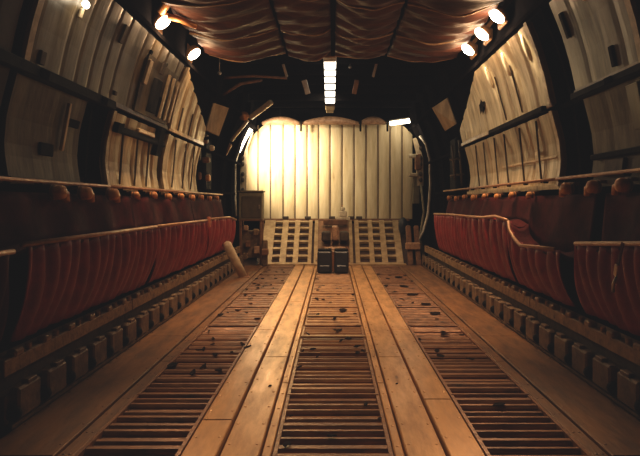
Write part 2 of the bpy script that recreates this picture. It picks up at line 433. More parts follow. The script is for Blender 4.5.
def glint_bulge(t, sd, y, z):
    a = on(sd, y, z - .16); c = on(sd, y, z + .16); d = (c - a).normalized()
    rot = Matrix((Vector((0, 1, 0)), d, Vector((0, 1, 0)).cross(d))).transposed()
    q = MB(); q.ellipsoid(on(sd, y, z, .01), (.042, .15, .026), rot, 16, 12); return q.build('lamp_glint', M['glint_bulge'], t, True)  # bulge added to stand for a lamp glint on the panel
# right wall
lining('lining_panel', 1, 5.62, 9.5, LOW, M['liner'], 'cream lower lining panel on right wall between dark frame and bulkhead', .34, .010, rim=(5.62,),
       extra=lambda t: ([slot(t, 'dark_seam', 1, y, 1.62, 2.3, .018, M['seam'], .006, .02) for y in (6.15, 6.7, 7.3, 7.75, 8.3, 8.75)],
                        slot(t, 'latch', 1, 6.25, 1.93, 1.97, .10, M['pale'], .03), lbar(t, 'scuffed_band', 1, 5.75, 7.6, 1.88, M['rim'], .03, .012, .02)))
lining('lining_panel', 1, 5.62, 9.6, UPP, M['liner'], 'cream upper lining panel on right wall with bulges for lamp glints and diamond hole', .4, .009, taper=(7.75, 9.6, .30), rim=(5.62,),
       extra=lambda t: ([slot(t, 'dark_seam', 1, y, 2.45, 3.0, .014, M['seam'], .004, .02) for y in (6.5, 7.1)],
                        [glint_bulge(t, 1, y, 3.03) for y in (5.89, 6.58, 7.28)]))
b = MB(); c0 = on(1, 7.95, 2.80, .022)
b.add([c0 + Vector(v) for v in ((.015, -.17, 0), (-.0, 0, -.15), (.015, .15, .01), (.0, 0, .16))], [(0, 1, 2, 3)])
b.add([c0 + Vector(v) + Vector((.03, 0, 0)) for v in ((.015, -.17, 0), (-.0, 0, -.15), (.015, .15, .01), (.0, 0, .16))], [(3, 2, 1, 0)])
o = recentre(b.build('diamond_hatch', M['black'])); tag(o, 'black diamond shaped opening on upper right lining panel', 'hatch')
# shelf bar between lower and upper right panels
t = thing('grab_bar', (2.15, 6.7, 2.36), 'dark grey horizontal bar on right wall between upper and lower panels', 'grab bar')
lbar(t, 'bar_tube', 1, 5.75, 7.72, 2.37, M['black'], .06, .05, .06)
for y in (5.9, 6.8, 7.6): slot(t, 'standoff', 1, y, 2.33, 2.40, .05, M['frame'], .02, .06)
lining('lining_panel', 1, 3.92, 5.1, UPP, M['linerdim'], 'shade-dimmed upper lining panel on right wall, nearest the lens', .3, .005, rim=(3.92,),
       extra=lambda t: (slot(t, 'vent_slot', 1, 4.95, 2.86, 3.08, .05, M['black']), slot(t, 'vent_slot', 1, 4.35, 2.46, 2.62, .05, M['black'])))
lining('lining_panel', 1, 2.2, 3.86, UPP, M['linernear'], 'shade-darkened upper lining panel on right wall past the bright rim', .3, .012)
lining('lining_panel', 1, 2.2, 5.0, LOW, M['linerdark'], 'shade-dimmed grimy lower lining panel on right wall, nearest the lens', .42, .006,
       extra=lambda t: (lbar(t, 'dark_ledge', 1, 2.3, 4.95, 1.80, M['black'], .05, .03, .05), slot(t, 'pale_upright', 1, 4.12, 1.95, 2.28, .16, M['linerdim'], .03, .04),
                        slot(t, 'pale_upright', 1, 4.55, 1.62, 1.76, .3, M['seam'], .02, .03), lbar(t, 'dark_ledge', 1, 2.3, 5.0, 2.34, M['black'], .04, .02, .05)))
# left wall
lining('lining_panel', -1, 7.5, 9.45, LOW, M['liner'], 'cream lower lining panel on left wall nearest the bulkhead', .36, .02, rim=(7.5,),
       extra=lambda t: [slot(t, 'dark_seam', -1, y, 1.62, 2.3, .02, M['seam'], .008, .02) for y in (7.95, 8.5, 9.0)])
lining('lining_panel', -1, 7.5, 9.5, UPP, M['liner'], 'cream upper lining panel on left wall nearest the bulkhead', .36, .02, taper=(7.6, 9.5, .35), rim=(7.5,),
       extra=lambda t: [slot(t, 'dark_seam', -1, y, 2.42, 2.75, .02, M['seam'], .008, .02) for y in (7.95, 8.5)])
lining('lining_panel', -1, 5.62, 7.36, LOW, M['liner'], 'tan lower lining panel on left wall beneath the hatch handle', .34, .02, rim=(5.62,),
       extra=lambda t: [slot(t, 'dark_seam', -1, y, 1.6, 2.25, .018, M['seam'], .006, .02) for y in (6.0, 6.45, 6.85)])
lining('lining_panel', -1, 3.95, 7.42, UPP, M['linerdim'], 'long shade-dimmed upper lining panel on left wall carrying the escape hatch', .24, .007, rim=(3.95,),
       extra=lambda t: (slot(t, 'vent_slot', -1, 5.42, 2.95, 3.12, .07, M['seam']), slot(t, 'vent_slot', -1, 4.2, 2.44, 2.54, .07, M['seam']),
                        slot(t, 'rivet_spot', -1, 5.6, 2.48, 2.52, .05, M['seam']), slot(t, 'rivet_spot', -1, 6.2, 3.05, 3.09, .05, M['black']), slot(t, 'rivet_spot', -1, 6.75, 3.05, 3.09, .05, M['black'])))
lining('lining_panel', -1, 3.95, 5.08, LOW, M['linerdark'], 'shade-dimmed grimy lower lining panel on left wall with pale upright strip', .42, .006,
       extra=lambda t: (slot(t, 'pale_upright', -1, 4.72, 1.84, 2.24, .035, M['rim'], .03, .03), slot(t, 'stowed_box', -1, 4.9, 2.06, 2.13, .2, M['black'], .015, .02),
                        slot(t, 'stowed_box', -1, 4.5, 1.78, 1.88, .2, M['black'], .015, .02), lbar(t, 'dark_ledge', -1, 3.95, 5.05, 2.34, M['black'], .05, .02, .05)))
lining('lining_panel', -1, 2.2, 3.86, UPP, M['linernear'], 'shade-darkened upper lining panel on left wall past the bright rim', .3, .012)
lining('lining_panel', -1, 2.2, 3.86, LOW, M['linernear'], 'shade-darkened lower lining panel on left wall nearest the lens', .42, .006)
# dark beam under the long upper left panel
t = thing('crease_beam', (-2.2, 4.6, 2.33), 'black longitudinal beam along left wall beneath the shade-dimmed upper panel', 'beam')
lbar(t, 'beam_web', -1, 2.3, 5.6, 2.37, M['black'], .09, .03, .05)
for y in (3.0, 4.2, 5.3): slot(t, 'splice_plate', -1, y, 2.33, 2.40, .12, M['frame'], .06, .012)
t = thing('crease_beam', (2.2, 4.0, 2.33), 'black longitudinal beam along right wall beneath the shade-dimmed upper panel', 'beam')
lbar(t, 'beam_web', 1, 2.3, 5.12, 2.365, M['black'], .06, .03, .05)
for y in (3.0, 4.4): slot(t, 'splice_plate', 1, y, 2.34, 2.39, .12, M['frame'], .06, .012)

# escape hatch fittings on left wall
t = thing('escape_hatch', (-2.15, 6.7, 2.4), 'dark escape hatch with lever and slanted ribs on left upper panel', 'hatch')
q = MB(); q.sheet(lambda u, v: on(-1, 6.15 + 1.15 * u, 2.42 + .62 * v, .03), 6, 6, lambda u, v: (-.02, 0, 0)); q.build('hatch_plate', M['linerdark'], t)
slot(t, 'lever', -1, 6.55, 2.46, 2.84, .20, M['black'], .07, .05)
for y in (6.92, 7.12, 7.3): slot(t, 'slanted_rib', -1, y, 2.45, 2.98, .05, M['rim'], .05, .03)
slot(t, 'hinge', -1, 6.2, 2.72, 2.98, .10, M['rim'], .05, .03); slot(t, 'hinge', -1, 6.62, 2.92, 3.06, .08, M['seam'], .05, .03); slot(t, 'dark_recess', -1, 6.95, 2.46, 2.7, .22, M['black'], .035, .01)
t = thing('handle_arm', (-2.2, 6.4, 2.2), 'black horizontal handle arm across the tan left panel', 'handle')
lbar(t, 'arm', -1, 5.75, 7.3, 2.16, M['black'], .07, .06, .05); slot(t, 'pivot_block', -1, 7.1, 2.0, 2.36, .18, M['black'], .05, .07)
slot(t, 'knob', -1, 5.72, 2.12, 2.22, .10, M['black'], .07, .06); lbar(t, 'pale_sleeve', -1, 6.3, 6.85, 2.22, M['rim'], .05, .06, .04)
# tabs hung off the far ends of the panels
def tab(sd, pts, d, label):
    b = MB(); v = [P(x, y, dd) for (x, y), dd in zip(pts, d)]
    n = (v[1] - v[0]).cross(v[3] - v[0]).normalized() * .04
    b.add(v + [p + n for p in v], [(0, 1, 2, 3), (7, 6, 5, 4), (0, 4, 5, 1), (1, 5, 6, 2), (2, 6, 7, 3), (3, 7, 4, 0)])
    t = thing('deflector_panel', (v[0] + v[2]) / 2, label, 'panel'); b.build('plate', M['liner'], t)
    q = MB(); q.beam(v[2] + n, v[2] + n + Vector((sd * .35, .1, -.05)), .03, .05); q.build('mounting_arm', M['frame'], t)
tab(-1, [(214, 103), (229, 108), (219, 136), (206, 130)], [9.7, 9.9, 9.9, 9.6], 'small cream rectangular panel jutting from far left wall top')
tab(1, [(432, 108), (447, 98), (456, 124), (445, 131)], [9.9, 9.7, 9.6, 9.9], 'small cream rectangular panel jutting from far right wall top')

# ------------------------------------------------------------------ ceiling quilts
def quilt(x0, x1, d0, d1, label, seed):
    rnd = random.Random(seed); a = [rnd.uniform(0, 6) for _ in range(6)]
    t = thing('ceiling_quilt', ((x0 + x1) / 2, (d0 + d1) / 2, 3.5), label, 'ceiling lining')
    def z(u, v):
        y = d0 + (d1 - d0) * v; x = x0 + (x1 - x0) * u
        cell = math.sin(math.pi * u)
        return 3.64 - .03 * abs(x) - .11 * cell * (.6 + .4 * math.sin(a[0] + y)) - .028 * abs(math.sin(y * 2.6 + .5 * math.sin(3 * u + a[1]))) ** .7 \
            - .016 * math.sin(y * 16 + 2.2 * math.sin(4 * u + a[2]) + a[3]) - .010 * math.sin(y * 31 + 3 * math.sin(5 * u + a[4]))
    q = MB(); q.sheet(lambda u, v: (x0 + (x1 - x0) * u, d0 + (d1 - d0) * v, z(u, v)), 24, int((d1 - d0) * 22), lambda u, v: (0, 0, .03)); q.build('quilt_cloth', M['quilt'], t, True)
    q = MB(); q.tube([(x0 + (x1 - x0) * i / 16, d1, z(i / 16, 1) + .012) for i in range(17)], .02, 6); q.build('edge_piping', M['piping'], t, True)
    for y in (d1 - 1.15, d1 - 2.3):
        q = MB(); q.tube([(x0 + (x1 - x0) * i / 16, y, z(i / 16, (y - d0) / (d1 - d0)) - .006) for i in range(17)], .014, 6); q.build('stitched_seam', M['piping'], t, True)
quilt(-1.82, -.70, 3.2, 8.25, 'brown quilted ceiling lining along left lamp row, sagging far edge', 1)
quilt(-.66, -.03, 3.2, 8.3, 'narrow brown quilted ceiling lining just left of centre seam', 2)
quilt(.03, .78, 3.2, 8.4, 'narrow brown quilted ceiling lining just right of centre seam', 3)
quilt(.82, 1.82, 3.2, 8.45, 'reddish brown quilted ceiling lining along right lamp row', 4)
b = MB(); b.box((0, 5.8, 3.66), (.06, 5.4, .06)); b.build('quilt_batten', M['frame'], ceil)
for x in (-.68, .80):
    b = MB(); b.box((x, 5.8, 3.68), (.05, 5.2, .06)); b.build('quilt_batten', M['frame'], ceil)

# ------------------------------------------------------------------ ceiling lamps along both edges
def spot(name, loc, target, power, col, size=70, blend=.8, rad=.06):
    l = bpy.data.lights.new(name, 'SPOT'); l.energy = power; l.color = col; l.spot_size = R(size); l.spot_blend = blend; l.shadow_soft_size = rad
    o = bpy.data.objects.new(name, l); C.objects.link(o); o.location = loc
    o.rotation_euler = (Vector(target) - Vector(loc)).to_track_quat('-Z', 'Y').to_euler(); return o
def point(name, loc, power, col, rad=.05):
    l = bpy.data.lights.new(name, 'POINT'); l.energy = power; l.color = col; l.shadow_soft_size = rad
    o = bpy.data.objects.new(name, l); C.objects.link(o); o.location = loc; return o
WARM = (1.0, .60, .30); SOFT = (1.0, .80, .52)
def edge_lamp(sd, c, label, lit=True, bracket=False):
    """an oval lamp facing down and inboard, on a bracket to the frame"""
    t = thing('ceiling_lamp', c, label, 'lamp', 'oval lamps along the ceiling edges')
    c = Vector(c); ax = Vector((-sd * .62, -.30, -.72)).normalized()
    e1 = Vector((sd * .76, 0, -.65)); e1 = (e1 - ax * e1.dot(ax)).normalized(); rot = Matrix((e1, ax.cross(e1), ax)).transposed()
    q = MB(); q.ellipsoid(c - ax * .045, (.115, .085, .07), rot, 16, 8); q.build('lamp_shell', M['housing'], t, True)
    q = MB(); q.ellipsoid(c + ax * .005, (.10, .07, .045), rot, 16, 8); q.build('lens', M['glow'] if lit else M['housing'], t, True)
    q = MB(); q.beam(c - ax * .08, c - ax * .08 + Vector((sd * .12, 0, .16)), .05, .05); q.box(c + Vector((sd * .13, .2, .02)), (.05, .3, .16), None, .02); q.build('bracket', M['housing'], t)
    if bracket:
        q = MB()
        q.tube([c + Vector((-sd * -.02, -.05, .08)), c + Vector((-sd * .10, -.08, .22)), c + Vector((-sd * .06, -.12, .34))], .05, 10)
        q.tube([c + Vector((-sd * .06, -.05, .05)), c + Vector((-sd * .2, .03, .03)), c + Vector((-sd * .36, .10, -.02))], .035, 10); q.build('glow_tinted_bracket', M['copper'], t, True)  # warm lamp glow on a pale bracket, put into the copper colour
lampsL = [P(163, 22, 6.34), P(194, 54, 7.76)]
lampsR = [P(497, 16, 6.29), P(482, 34, 6.96), P(468, 49.5, 7.69)]
edge_lamp(-1, lampsL[0], 'lit oval ceiling lamp on left edge with glow-tinted bracket, nearer of two', bracket=True)
edge_lamp(-1, lampsL[1], 'lit oval ceiling lamp on left edge, farther of two', bracket=False)
for c, w in zip(lampsR, ('nearest of three', 'middle of three', 'farthest of three')):
    edge_lamp(1, c, f'lit oval ceiling lamp on right edge, {w}')
for sd, ls in ((-1, lampsL), (1, lampsR)):
    for c in ls:
        f = 1.35 if sd < 0 else 1.0
        p = c + Vector((-sd * .10, -.06, -.14))
        spot('lamp_beam', p, (c.x * .5, c.y + .5, 0), 130 * f, WARM, 88, .9)
        if c in (lampsL[0], lampsR[0], lampsR[1]): spot('lamp_deck_fill', p, (c.x * .12, 3.5, 0), 240 if sd < 0 else 170, WARM, 46, 1.0)  # extra beam added at the lamp to brighten the near deck
        if sd > 0: spot('lamp_glint_fill', c + Vector((-.13, -.22, -.12)), on(1, c.y - .40, 3.05, .02), 75, SOFT, 30, 1.0, .03)  # extra narrow beam added to light the glint bulges
        point('lamp_spill', p + Vector((0, .02, .02)), 8 * f, WARM, .05)
# small reading lamp on the left upper panel
t = thing('panel_bright_spot', on(-1, 4.57, 3.0), 'tiny lit round lamp on shade-dimmed left upper panel', 'lamp')
q = MB(); q.ellipsoid(on(-1, 4.57, 3.02, .03), (.03, .035, .035)); q.build('bright_dot', M['glowsmall'], t, True)
q = MB(); q.beam(on(-1, 4.55, 2.9, .03), on(-1, 4.55, 2.98, .03), .04, .03, (-1, 0, 0), .01); q.build('panel_glint', M['pale'], t)  # pale strip shaped as the highlight below the lamp
point('reading_spill', on(-1, 4.5, 2.98, .12), 1.2, SOFT, .03)
t = thing('panel_bright_spot', on(1, 4.45, 3.1), 'tiny pale dot standing for a highlight on shade-dimmed right upper panel', 'lamp')  # pale dot and strip added for a highlight, not a lamp
q = MB(); q.ellipsoid(on(1, 4.45, 3.04, .03), (.03, .035, .035)); q.build('bright_dot', M['pale'], t, True)
q = MB(); q.beam(on(1, 4.45, 3.07, .03), on(1, 4.45, 3.2, .03), .04, .03, (1, 0, 0), .01); q.build('panel_glint', M['pale'], t)

# ------------------------------------------------------------------ centre strip of lamps in the dark roof
t = thing('lamp_strip', (-.05, 11, 3.7), 'long centre ceiling light strip of six glowing white segments', 'strip light')
def sp(k): return P(330, 61.5 + 6.9 * k, 9.25 + .42 * k)
up = Vector((0, 0, .07)); a, c = sp(-.1), sp(6.1)
q = MB(); q.beam(a + up, c + up, .20, .06, bev=.01); q.build('housing', M['frame'], t)
for k in range(6):
    q = MB(); q.beam(sp(k + .09), sp(k + .91), .20, .06, bev=.012); q.build('glowing_segment', M['glowstrip'], t)
    q = MB(); q.beam(sp(k + .95), sp(k + 1.05), .215, .07); q.build('divider', M['black'], t)
q = MB(); q.beam(sp(6.25), sp(6.9), .20, .07, bev=.015); q.beam(sp(6.9), sp(7.3), .16, .06, bev=.01); q.build('end_cap', M['dimpale'], t)
for k in (.3, 2.0, 3.6, 5.7):
    h = sp(k); q = MB(); q.box((h.x, h.y, (h.z + .10 + 3.948) / 2), (.03, .03, 3.948 - h.z - .10)); q.build('hanger', M['frame'], t)
q = MB(); q.box((-.05, 8.98, 3.74), (.22, .3, .09), None, .02); q.build('junction_box', M['brown'], t)
for k in (.5, 2.2, 3.8, 5.5):
    h = sp(k); spot('strip_beam', h - Vector((0, 0, .06)), (-.05, h.y + .4, 0), 92, (1, .60, .30), 125, .9, .12)
# dark void bits: dangling pale strips, cross beam, pipes
for (x0, y0, x1, y1, d, w, nm, lab, m) in (
        (304, 80, 308, 94, 10.2, .10, 'hanging_plate', 'short pale metal plate hanging left of the light strip', 'dimpale'),
        (283, 64, 287, 77, 10.0, .05, 'hanging_rod', 'thin grey rod hanging in dark roof, far left of the light strip', 'dimpale'),
        (357, 80, 354, 94, 10.4, .09, 'hanging_plate', 'dim grey plate hanging right of the light strip', 'brown'),
        (377, 62, 373, 77, 10.0, .05, 'hanging_rod', 'thin grey rod hanging in dark roof, right of the light strip', 'dimpale')):
    t = thing(nm, P((x0 + x1) / 2, (y0 + y1) / 2, d), lab, 'hanging fitting')
    q = MB(); q.beam(P(x0, y0, d), P(x1, y1, d + .1), w, .03, (0, 1, 0), .008); q.build('strip', M[m], t)
    a = P(x0, y0, d); q = MB(); q.tube([a, (a.x, a.y, 3.95)], .012, 6); q.build('hanger_wire', M['frame'], t)
b = MB(); b.tube([P(222, 78, 10.2), P(254, 76, 10.2), P(287, 78, 10.2)], .025, 8)
o = recentre(b.build('roof_pipe', M['brown'], None, True)); tag(o, 'thin brown pipe crossing the dark roof on the left', 'pipe')
b = MB(); b.tube([P(218, 98, 10.4), P(240, 84, 10.4), P(262, 80, 10.5)], .03, 8)
o = recentre(b.build('roof_strut', M['brown'], None, True)); tag(o, 'brown slanting roof strut above pale actuator arm', 'strut')
for x, y, d in ((219.5, 73, 9.4), (455, 52, 8.9), (350, 67, 10.2)):
    b = MB(); b.ellipsoid(P(x, y, d), (.035, .035, .03)); b.tube([P(x, y, d), P(x, y, d) + Vector((0, 0, 3.93 - P(x, y, d).z))], .01, 6)
    o = recentre(b.build('small_fitting', M['steel'], None, True)); tag(o, {219.5: 'tiny bright steel fitting in dark roof beside farther left lamp', 455: 'tiny bright steel fitting beside farthest right lamp', 350: 'tiny steel fitting just right of the light strip'}[x], 'fitting')

# ------------------------------------------------------------------ bulkhead door at the far end
DB = 14.7
bx0, bx1 = (246 - CX) / F * DB, (413 - CX) / F * DB
bz0, bz1 = H - (219 - CY) / F * DB, H - (124 - CY) / F * DB
door = thing('door_1', ((bx0 + bx1) / 2, DB, bz0), None, None); del_keys = None
door['kind'] = 'structure'
seams = [258, 270.5, 283, 295, 307, 318.5, 330, 342, 354, 366, 378, 390, 402]
sx = [bx0] + [(s - CX) / F * DB for s in seams] + [bx1]
ztop = lambda x: bz1 - (.0 if abs(x - .0) < 1.75 else .75 * max(0, abs(x) - 1.75) ** 1.3 * 1.6)
for a, c in zip(sx, sx[1:]):
    q = MB()
    def fn(u, v, a=a, c=c):
        x = a + .018 + (c - a - .036) * u
        return (x, DB - .02 * math.sin(math.pi * u) ** .5 + .006 * math.sin(7 * v + a * 9), bz0 + (ztop(x) - bz0) * v)
    q.sheet(fn, 10, 8, lambda u, v: (0, .06, 0)); q.build('door_board', M['bulk'], door)
for s in sx[1:-1]:
    q = MB(); q.box((s, DB + .005, (bz0 + bz1) / 2), (.035, .03, bz1 - bz0 - .06)); q.build('door_seam', M['doorseam'], door)
q = MB(); q.box((0, DB + .1, (bz0 + bz1) / 2), (bx1 - bx0 - .1, .06, bz1 - bz0 - .2)); q.build('door_backing', M['frame'], door)
q = MB(); q.beam((bx0 + .1, DB - .08, bz0 - .02), (bx1 - .1, DB - .08, bz0 - .02), .06, .07, bev=.01); q.build('bottom_rail', M['brown'], door)
for x in (286, 308, 332, 351, 359):
    q = MB(); q.box((P(x, 0, DB).x, DB - .11, bz0 + .04), (.16, .06, .07), None, .012); q.build('hinge', M['seam'], door)
# scalloped pale curtain pelmet over the bulkhead top
t = thing('header_pelmet', (0, DB - .2, bz1), 'pale scalloped padded roll along the top of the bulkhead', 'header')
for (xa, xb, sag) in ((262, 300, 3), (301, 359, 3), (360, 386, 3)):
    q = MB(); n = 10
    q.tube([P(xa + (xb - xa) * i / n, 123.5 - sag * math.sin(math.pi * i / n), DB - .25) for i in range(n + 1)], [.04 + .07 * math.sin(math.pi * i / n) for i in range(n + 1)], 10)
    q.build('padded_roll', M['pink'], t, True)
for x in (280, 330, 373):
    h = P(x, 121, DB - .25); q = MB(); q.box((h.x, h.y, (h.z + 3.95) / 2), (.025, .025, 3.95 - h.z)); q.build('hanger_rod', M['frame'], t)
for x in (301, 360.5, 387.5):
    q = MB(); q.box(P(x, 126, DB - .33), (.05, .06, .28), None, .01); q.build('hook', M['black'], t)
# fluorescent tubes at the shoulders of the opening
def tube_lamp(pts, label, ex):
    t = thing('tube_lamp', pts[0], label, 'lamp')
    q = MB(); q.tube(pts, .055, 10); q.build('glowing_tube', M['glowdim'], t, True)
    q = MB(); d = Vector((ex, .06, .06)); q.tube([p + d for p in pts], .05, 8); q.build('backing_tray', M['dimpale'], t, True)
tube_lamp([P(238, 152, 14.0), P(245, 138, 14.0), P(251, 129, 14.0)], 'glowing slanted tube lamp at upper left shoulder of bulkhead', -.06)
tube_lamp([P(413.5, 121, 14.2), P(416, 127, 14.2), P(420, 136, 14.2)], 'glowing slanted tube lamp at upper right shoulder of bulkhead', .06)
tube_lamp([P(390, 123.6, 14.35), P(400, 122.2, 14.35), P(411, 120.6, 14.35)], 'glowing level tube lamp along upper right edge of bulkhead', .0)
# opening frame
def frame_side(sd, px, name, label):
    t = thing(name, P(px[0][0], 190, 14.0), label, 'frame')
    q = MB()
    for (xa, ya), (xb, yb) in zip(px, px[1:]): q.beam(P(xa, ya, 14.1), P(xb, yb, 14.1), .17, .12, (0, 1, 0), .01)
    q.build('upright', M['pale'], t)
    for k in range(6):
        y = 148 + k * 8 + (k % 2) * 2; x = px[1][0] + sd * 1.2
        q = MB(); q.ellipsoid(P(x, y, 14.02), (.045, .03, .06)); q.build('lightening_hole', M['seam'], t, True)
frame_side(-1, [(250, 131), (244, 148), (243.5, 200)], 'opening_frame', 'pale perforated upright frame on left of bulkhead')
frame_side(1, [(416, 138), (419.5, 152), (420, 186)], 'opening_frame', 'pale perforated upright frame on right of bulkhead')
t = thing('hose', P(428, 200, 13.4), 'thin grey green hose arching down right of bulkhead', 'hose')
q = MB(); q.tube([P(420, 136, 13.6), P(426, 144, 13.5), P(430, 160, 13.4), P(430.5, 185, 13.3), P(428, 215, 13.2), P(423, 232, 13.1), P(416, 245, 13.0)], .035, 8); q.build('hose_line', M['dimpale'], t, True)
q = MB(); q.tube([P(421, 185, 13.8), P(424, 212, 13.6), P(420, 236, 13.4), P(424, 258, 13.1)], .03, 8); q.build('hose_branch', M['green'], t, True)
t = thing('cable', P(236, 180, 13.8), 'pale cable running down left edge of bulkhead opening', 'cable')
q = MB(); q.tube([P(238, 153, 13.9), P(235, 165, 13.8), P(235, 200, 13.6), P(236, 216, 13.4)], .03, 8); q.build('cable_line', M['dimpale'], t, True)
# fittings on the right jamb
t = thing('latch_fitting', P(415, 168, 14.2), 'dark latch block with pale lugs on right jamb of bulkhead', 'latch')
q = MB(); q.box(P(418, 162, 14.05), (.16, .1, .40), None, .02); q.build('latch_block', M['brown'], t)
for y in (156, 175): q = MB(); q.box(P(413.5, y, 14.05), (.24, .1, .10), None, .02); q.build('lug', M['pale'], t)
q = MB(); q.box(P(416, 190, 14.1), (.18, .1, .7), None, .02); q.build('lower_plate', M['green'], t)

# pale actuator arm at upper left
t = thing('actuator_arm', P(245, 125, 12.2), 'pale jointed actuator arm slanting across upper left of bulkhead', 'actuator')
q = MB(); q.beam(P(250, 118, 12.2), P(272, 101.5, 12.0), .11, .12, (0, 1, 0), .02); q.build('upper_arm', M['pale'], t)
q = MB(); q.beam(P(231, 141, 12.4), P(248, 120, 12.2), .07, .08, (0, 1, 0), .02); q.build('rod', M['pale'], t)
q = MB(); q.beam(P(223, 157, 12.6), P(230, 144, 12.4), .11, .10, (0, 1, 0), .02); q.build('lower_sleeve', M['pink'], t)
q = MB(); q.ellipsoid(P(244, 116, 12.1), (.11, .08, .10)); q.build('joint', M['copper'], t, True)
# shadowed equipment between left panels and bulkhead
t = thing('equipment_rack', P(204, 165, 10.3), 'dark equipment rack with pale valves between left panels and bulkhead', 'equipment')
q = MB(); q.box(P(203, 165, 10.4), (.22, .5, .95), None, .03); q.build('rack_body', M['black'], t)
for (x, y, w, h, m) in ((205, 139, .12, .16, 'pink'), (199, 152, .07, .3, 'dimpale'), (206, 160, .14, .1, 'brown'), (212, 148, .08, .1, 'pale'), (198, 176, .12, .14, 'brown'), (208, 178, .08, .12, 'copper')):
    q = MB(); q.box(P(x, y, 10.05), (w, .1, h), None, .02); q.build('valve', M[m], t)
t = thing('equipment_rack', P(455, 168, 10.3), 'dark equipment rack with grey pipes between right panels and bulkhead', 'equipment')
q = MB(); q.box(P(458, 165, 10.5), (.2, .5, 1.0), None, .03); q.build('rack_body', M['black'], t)
for (x0, y0, x1, y1) in ((452, 145, 455, 180), (459, 140, 462, 186), (450, 160, 461, 158), (450, 176, 464, 174)):
    q = MB(); q.tube([P(x0, y0, 10.1), P(x1, y1, 10.1)], .022, 6); q.build('pipe', M['linerdark'], t, True)

# ------------------------------------------------------------------ loading ramp
A = Vector((0, D_END + .02, 0.0)); B = Vector((0, 14.55, .96)); RD = (B - A); RL = RD.length; RD.normalize(); RN = Vector((1, 0, 0)).cross(RD)
def rp(x, v, h=0): return A + Vector((x * (1 + .06 * v), 0, 0)) + RD * (RL * v) + RN * h
t = thing('loading_ramp', A, 'tilted pale loading ramp with perforated grids below the bulkhead', 'ramp')
q = MB(); q.sheet(lambda u, v: rp(-1.75 + 3.6 * u, v, -.10), 2, 2, lambda u, v: -RN * .08); q.build('ramp_base', M['rampdark'], t)
for x0, x1 in ((-1.66, -1.40), (-1.22, -1.08), (-.92, -.80), (-.58, -.50), (-.44, -.36), (.38, .46), (.52, .62), (.84, .95), (1.12, 1.25), (1.45, 1.60)):
    q = MB(); q.sheet(lambda u, v: rp(x0 + (x1 - x0) * u, v, 0), 1, 4, lambda u, v: -RN * .09); q.build('ramp_plank', M['ramp'], t)
for xa, xb in ((-1.40, -.58), (.62, 1.45)):
    for k in range(7):
        v = .03 + .155 * k
        q = MB(); q.sheet(lambda u, w: rp(xa + (xb - xa) * u, v + .04 * w, -.02), 2, 1, lambda u, v: -RN * .06); q.build('cross_bar', M['ramp'], t)
q = MB(); q.sheet(lambda u, v: rp(-.36 + .74 * u, v, -.03), 1, 2, lambda u, v: -RN * .05); q.build('centre_plate', M['brown'], t)
q = MB(); q.beam(rp(-1.7, 0, .01), rp(1.65, 0, .01), .10, .05, bev=.01); q.build('hinge_beam', M['ramp'], t)
# towing carriage on the ramp
t = thing('winch_carriage', rp(-.02, .35), 'rusty pink winch carriage on ramp centre behind the dark chest', 'winch')
q = MB(); q.box(rp(-.16, .50, .14), (.22, .5, .22), None, .03); q.build('drum_block', M['seam'], t)
q = MB(); q.box(rp(.26, .50, .14), (.22, .5, .22), None, .03); q.build('drum_block', M['seam'], t)
q = MB(); q.box(rp(.05, .52, .20), (.15, .5, .34), None, .03); q.build('centre_post', M['pink'], t)
q = MB(); q.box(rp(.05, .20, .10), (.50, .35, .20), None, .03); q.build('saddle', M['pink'], t)
q = MB(); q.box(rp(.05, .86, .10), (.6, .2, .14), None, .02); q.build('rear_yoke', M['brown'], t)
# dark chest on the deck
t = thing('dark_chest', P(333, 273.5, 11.1), 'blue black two part chest standing on deck at ramp foot', 'chest')
z0 = .0; zc = .225
for sx_ in (-1, 1):
    q = MB(); q.box((sx_ * .165, 11.25, zc), (.29, .36, .44), None, .03); q.box((sx_ * .165, 11.06, .1), (.22, .05, .14), None, .02); q.build('chest_half', M['navy'], t)
    q = MB(); q.box((sx_ * .165, 11.25, .465), (.27, .32, .03), None, .01); q.build('lid', M['black'], t)
    q = MB(); q.tube([(sx_ * .30 - .0, 11.2, .26), (sx_ * .335, 11.2, .24), (sx_ * .335, 11.3, .24), (sx_ * .30, 11.3, .26)], .012, 6); q.build('handle', M['steel'], t)
q = MB(); q.box((0, 11.25, .24), (.05, .34, .40), None, .01); q.build('centre_web', M['brown'], t)
# small bright lamp-like stand on the bulkhead foot
t = thing('small_stand', P(343, 217, 14.2), 'small white stepped stand glinting at bulkhead foot', 'stand')
q = MB(); q.box(P(343, 218.5, 14.4), (.36, .1, .08), None, .01); q.build('base', M['pale'], t)
q = MB(); q.box(P(343, 214, 14.4), (.2, .1, .16), None, .02); q.build('body', M['pale'], t)
q = MB(); q.box(P(343, 209, 14.4), (.1, .08, .1), None, .02); q.build('cap', M['pale'], t)

# ------------------------------------------------------------------ left corner by the ramp
t = thing('locker', P(252, 219, 12.6), 'olive green metal locker at left foot of bulkhead', 'locker')
q = MB(); q.box(P(251.5, 206, 12.7), (.54, .35, .62), None, .02); q.build('locker_body', M['green'], t)
q = MB(); q.box(P(251.5, 191.5, 12.7), (.58, .39, .04), None, .01); q.build('locker_lid', M['green'], t)
q = MB(); q.box(P(251.5, 207, 12.515), (.44, .02, .48), None, .008); q.build('locker_door', M['linerdark'], t)
q = MB(); q.box(P(259, 207, 12.49), (.03, .03, .1), None, .008); q.build('latch', M['steel'], t)
zb_ = P(251, 219, 12.7).z
t2 = thing('locker_stand', P(251, 265, 12.7), 'brown cluttered stand beneath the green locker', 'stand')
for x in (241.5, 261.5):
    for dd in (12.57, 12.85):
        q = MB(); pt = P(x, 219, 12.7); q.box((pt.x, dd, zb_ / 2 + .01), (.05, .05, zb_ - .02), None, .008); q.build('leg', M['brown'], t2)
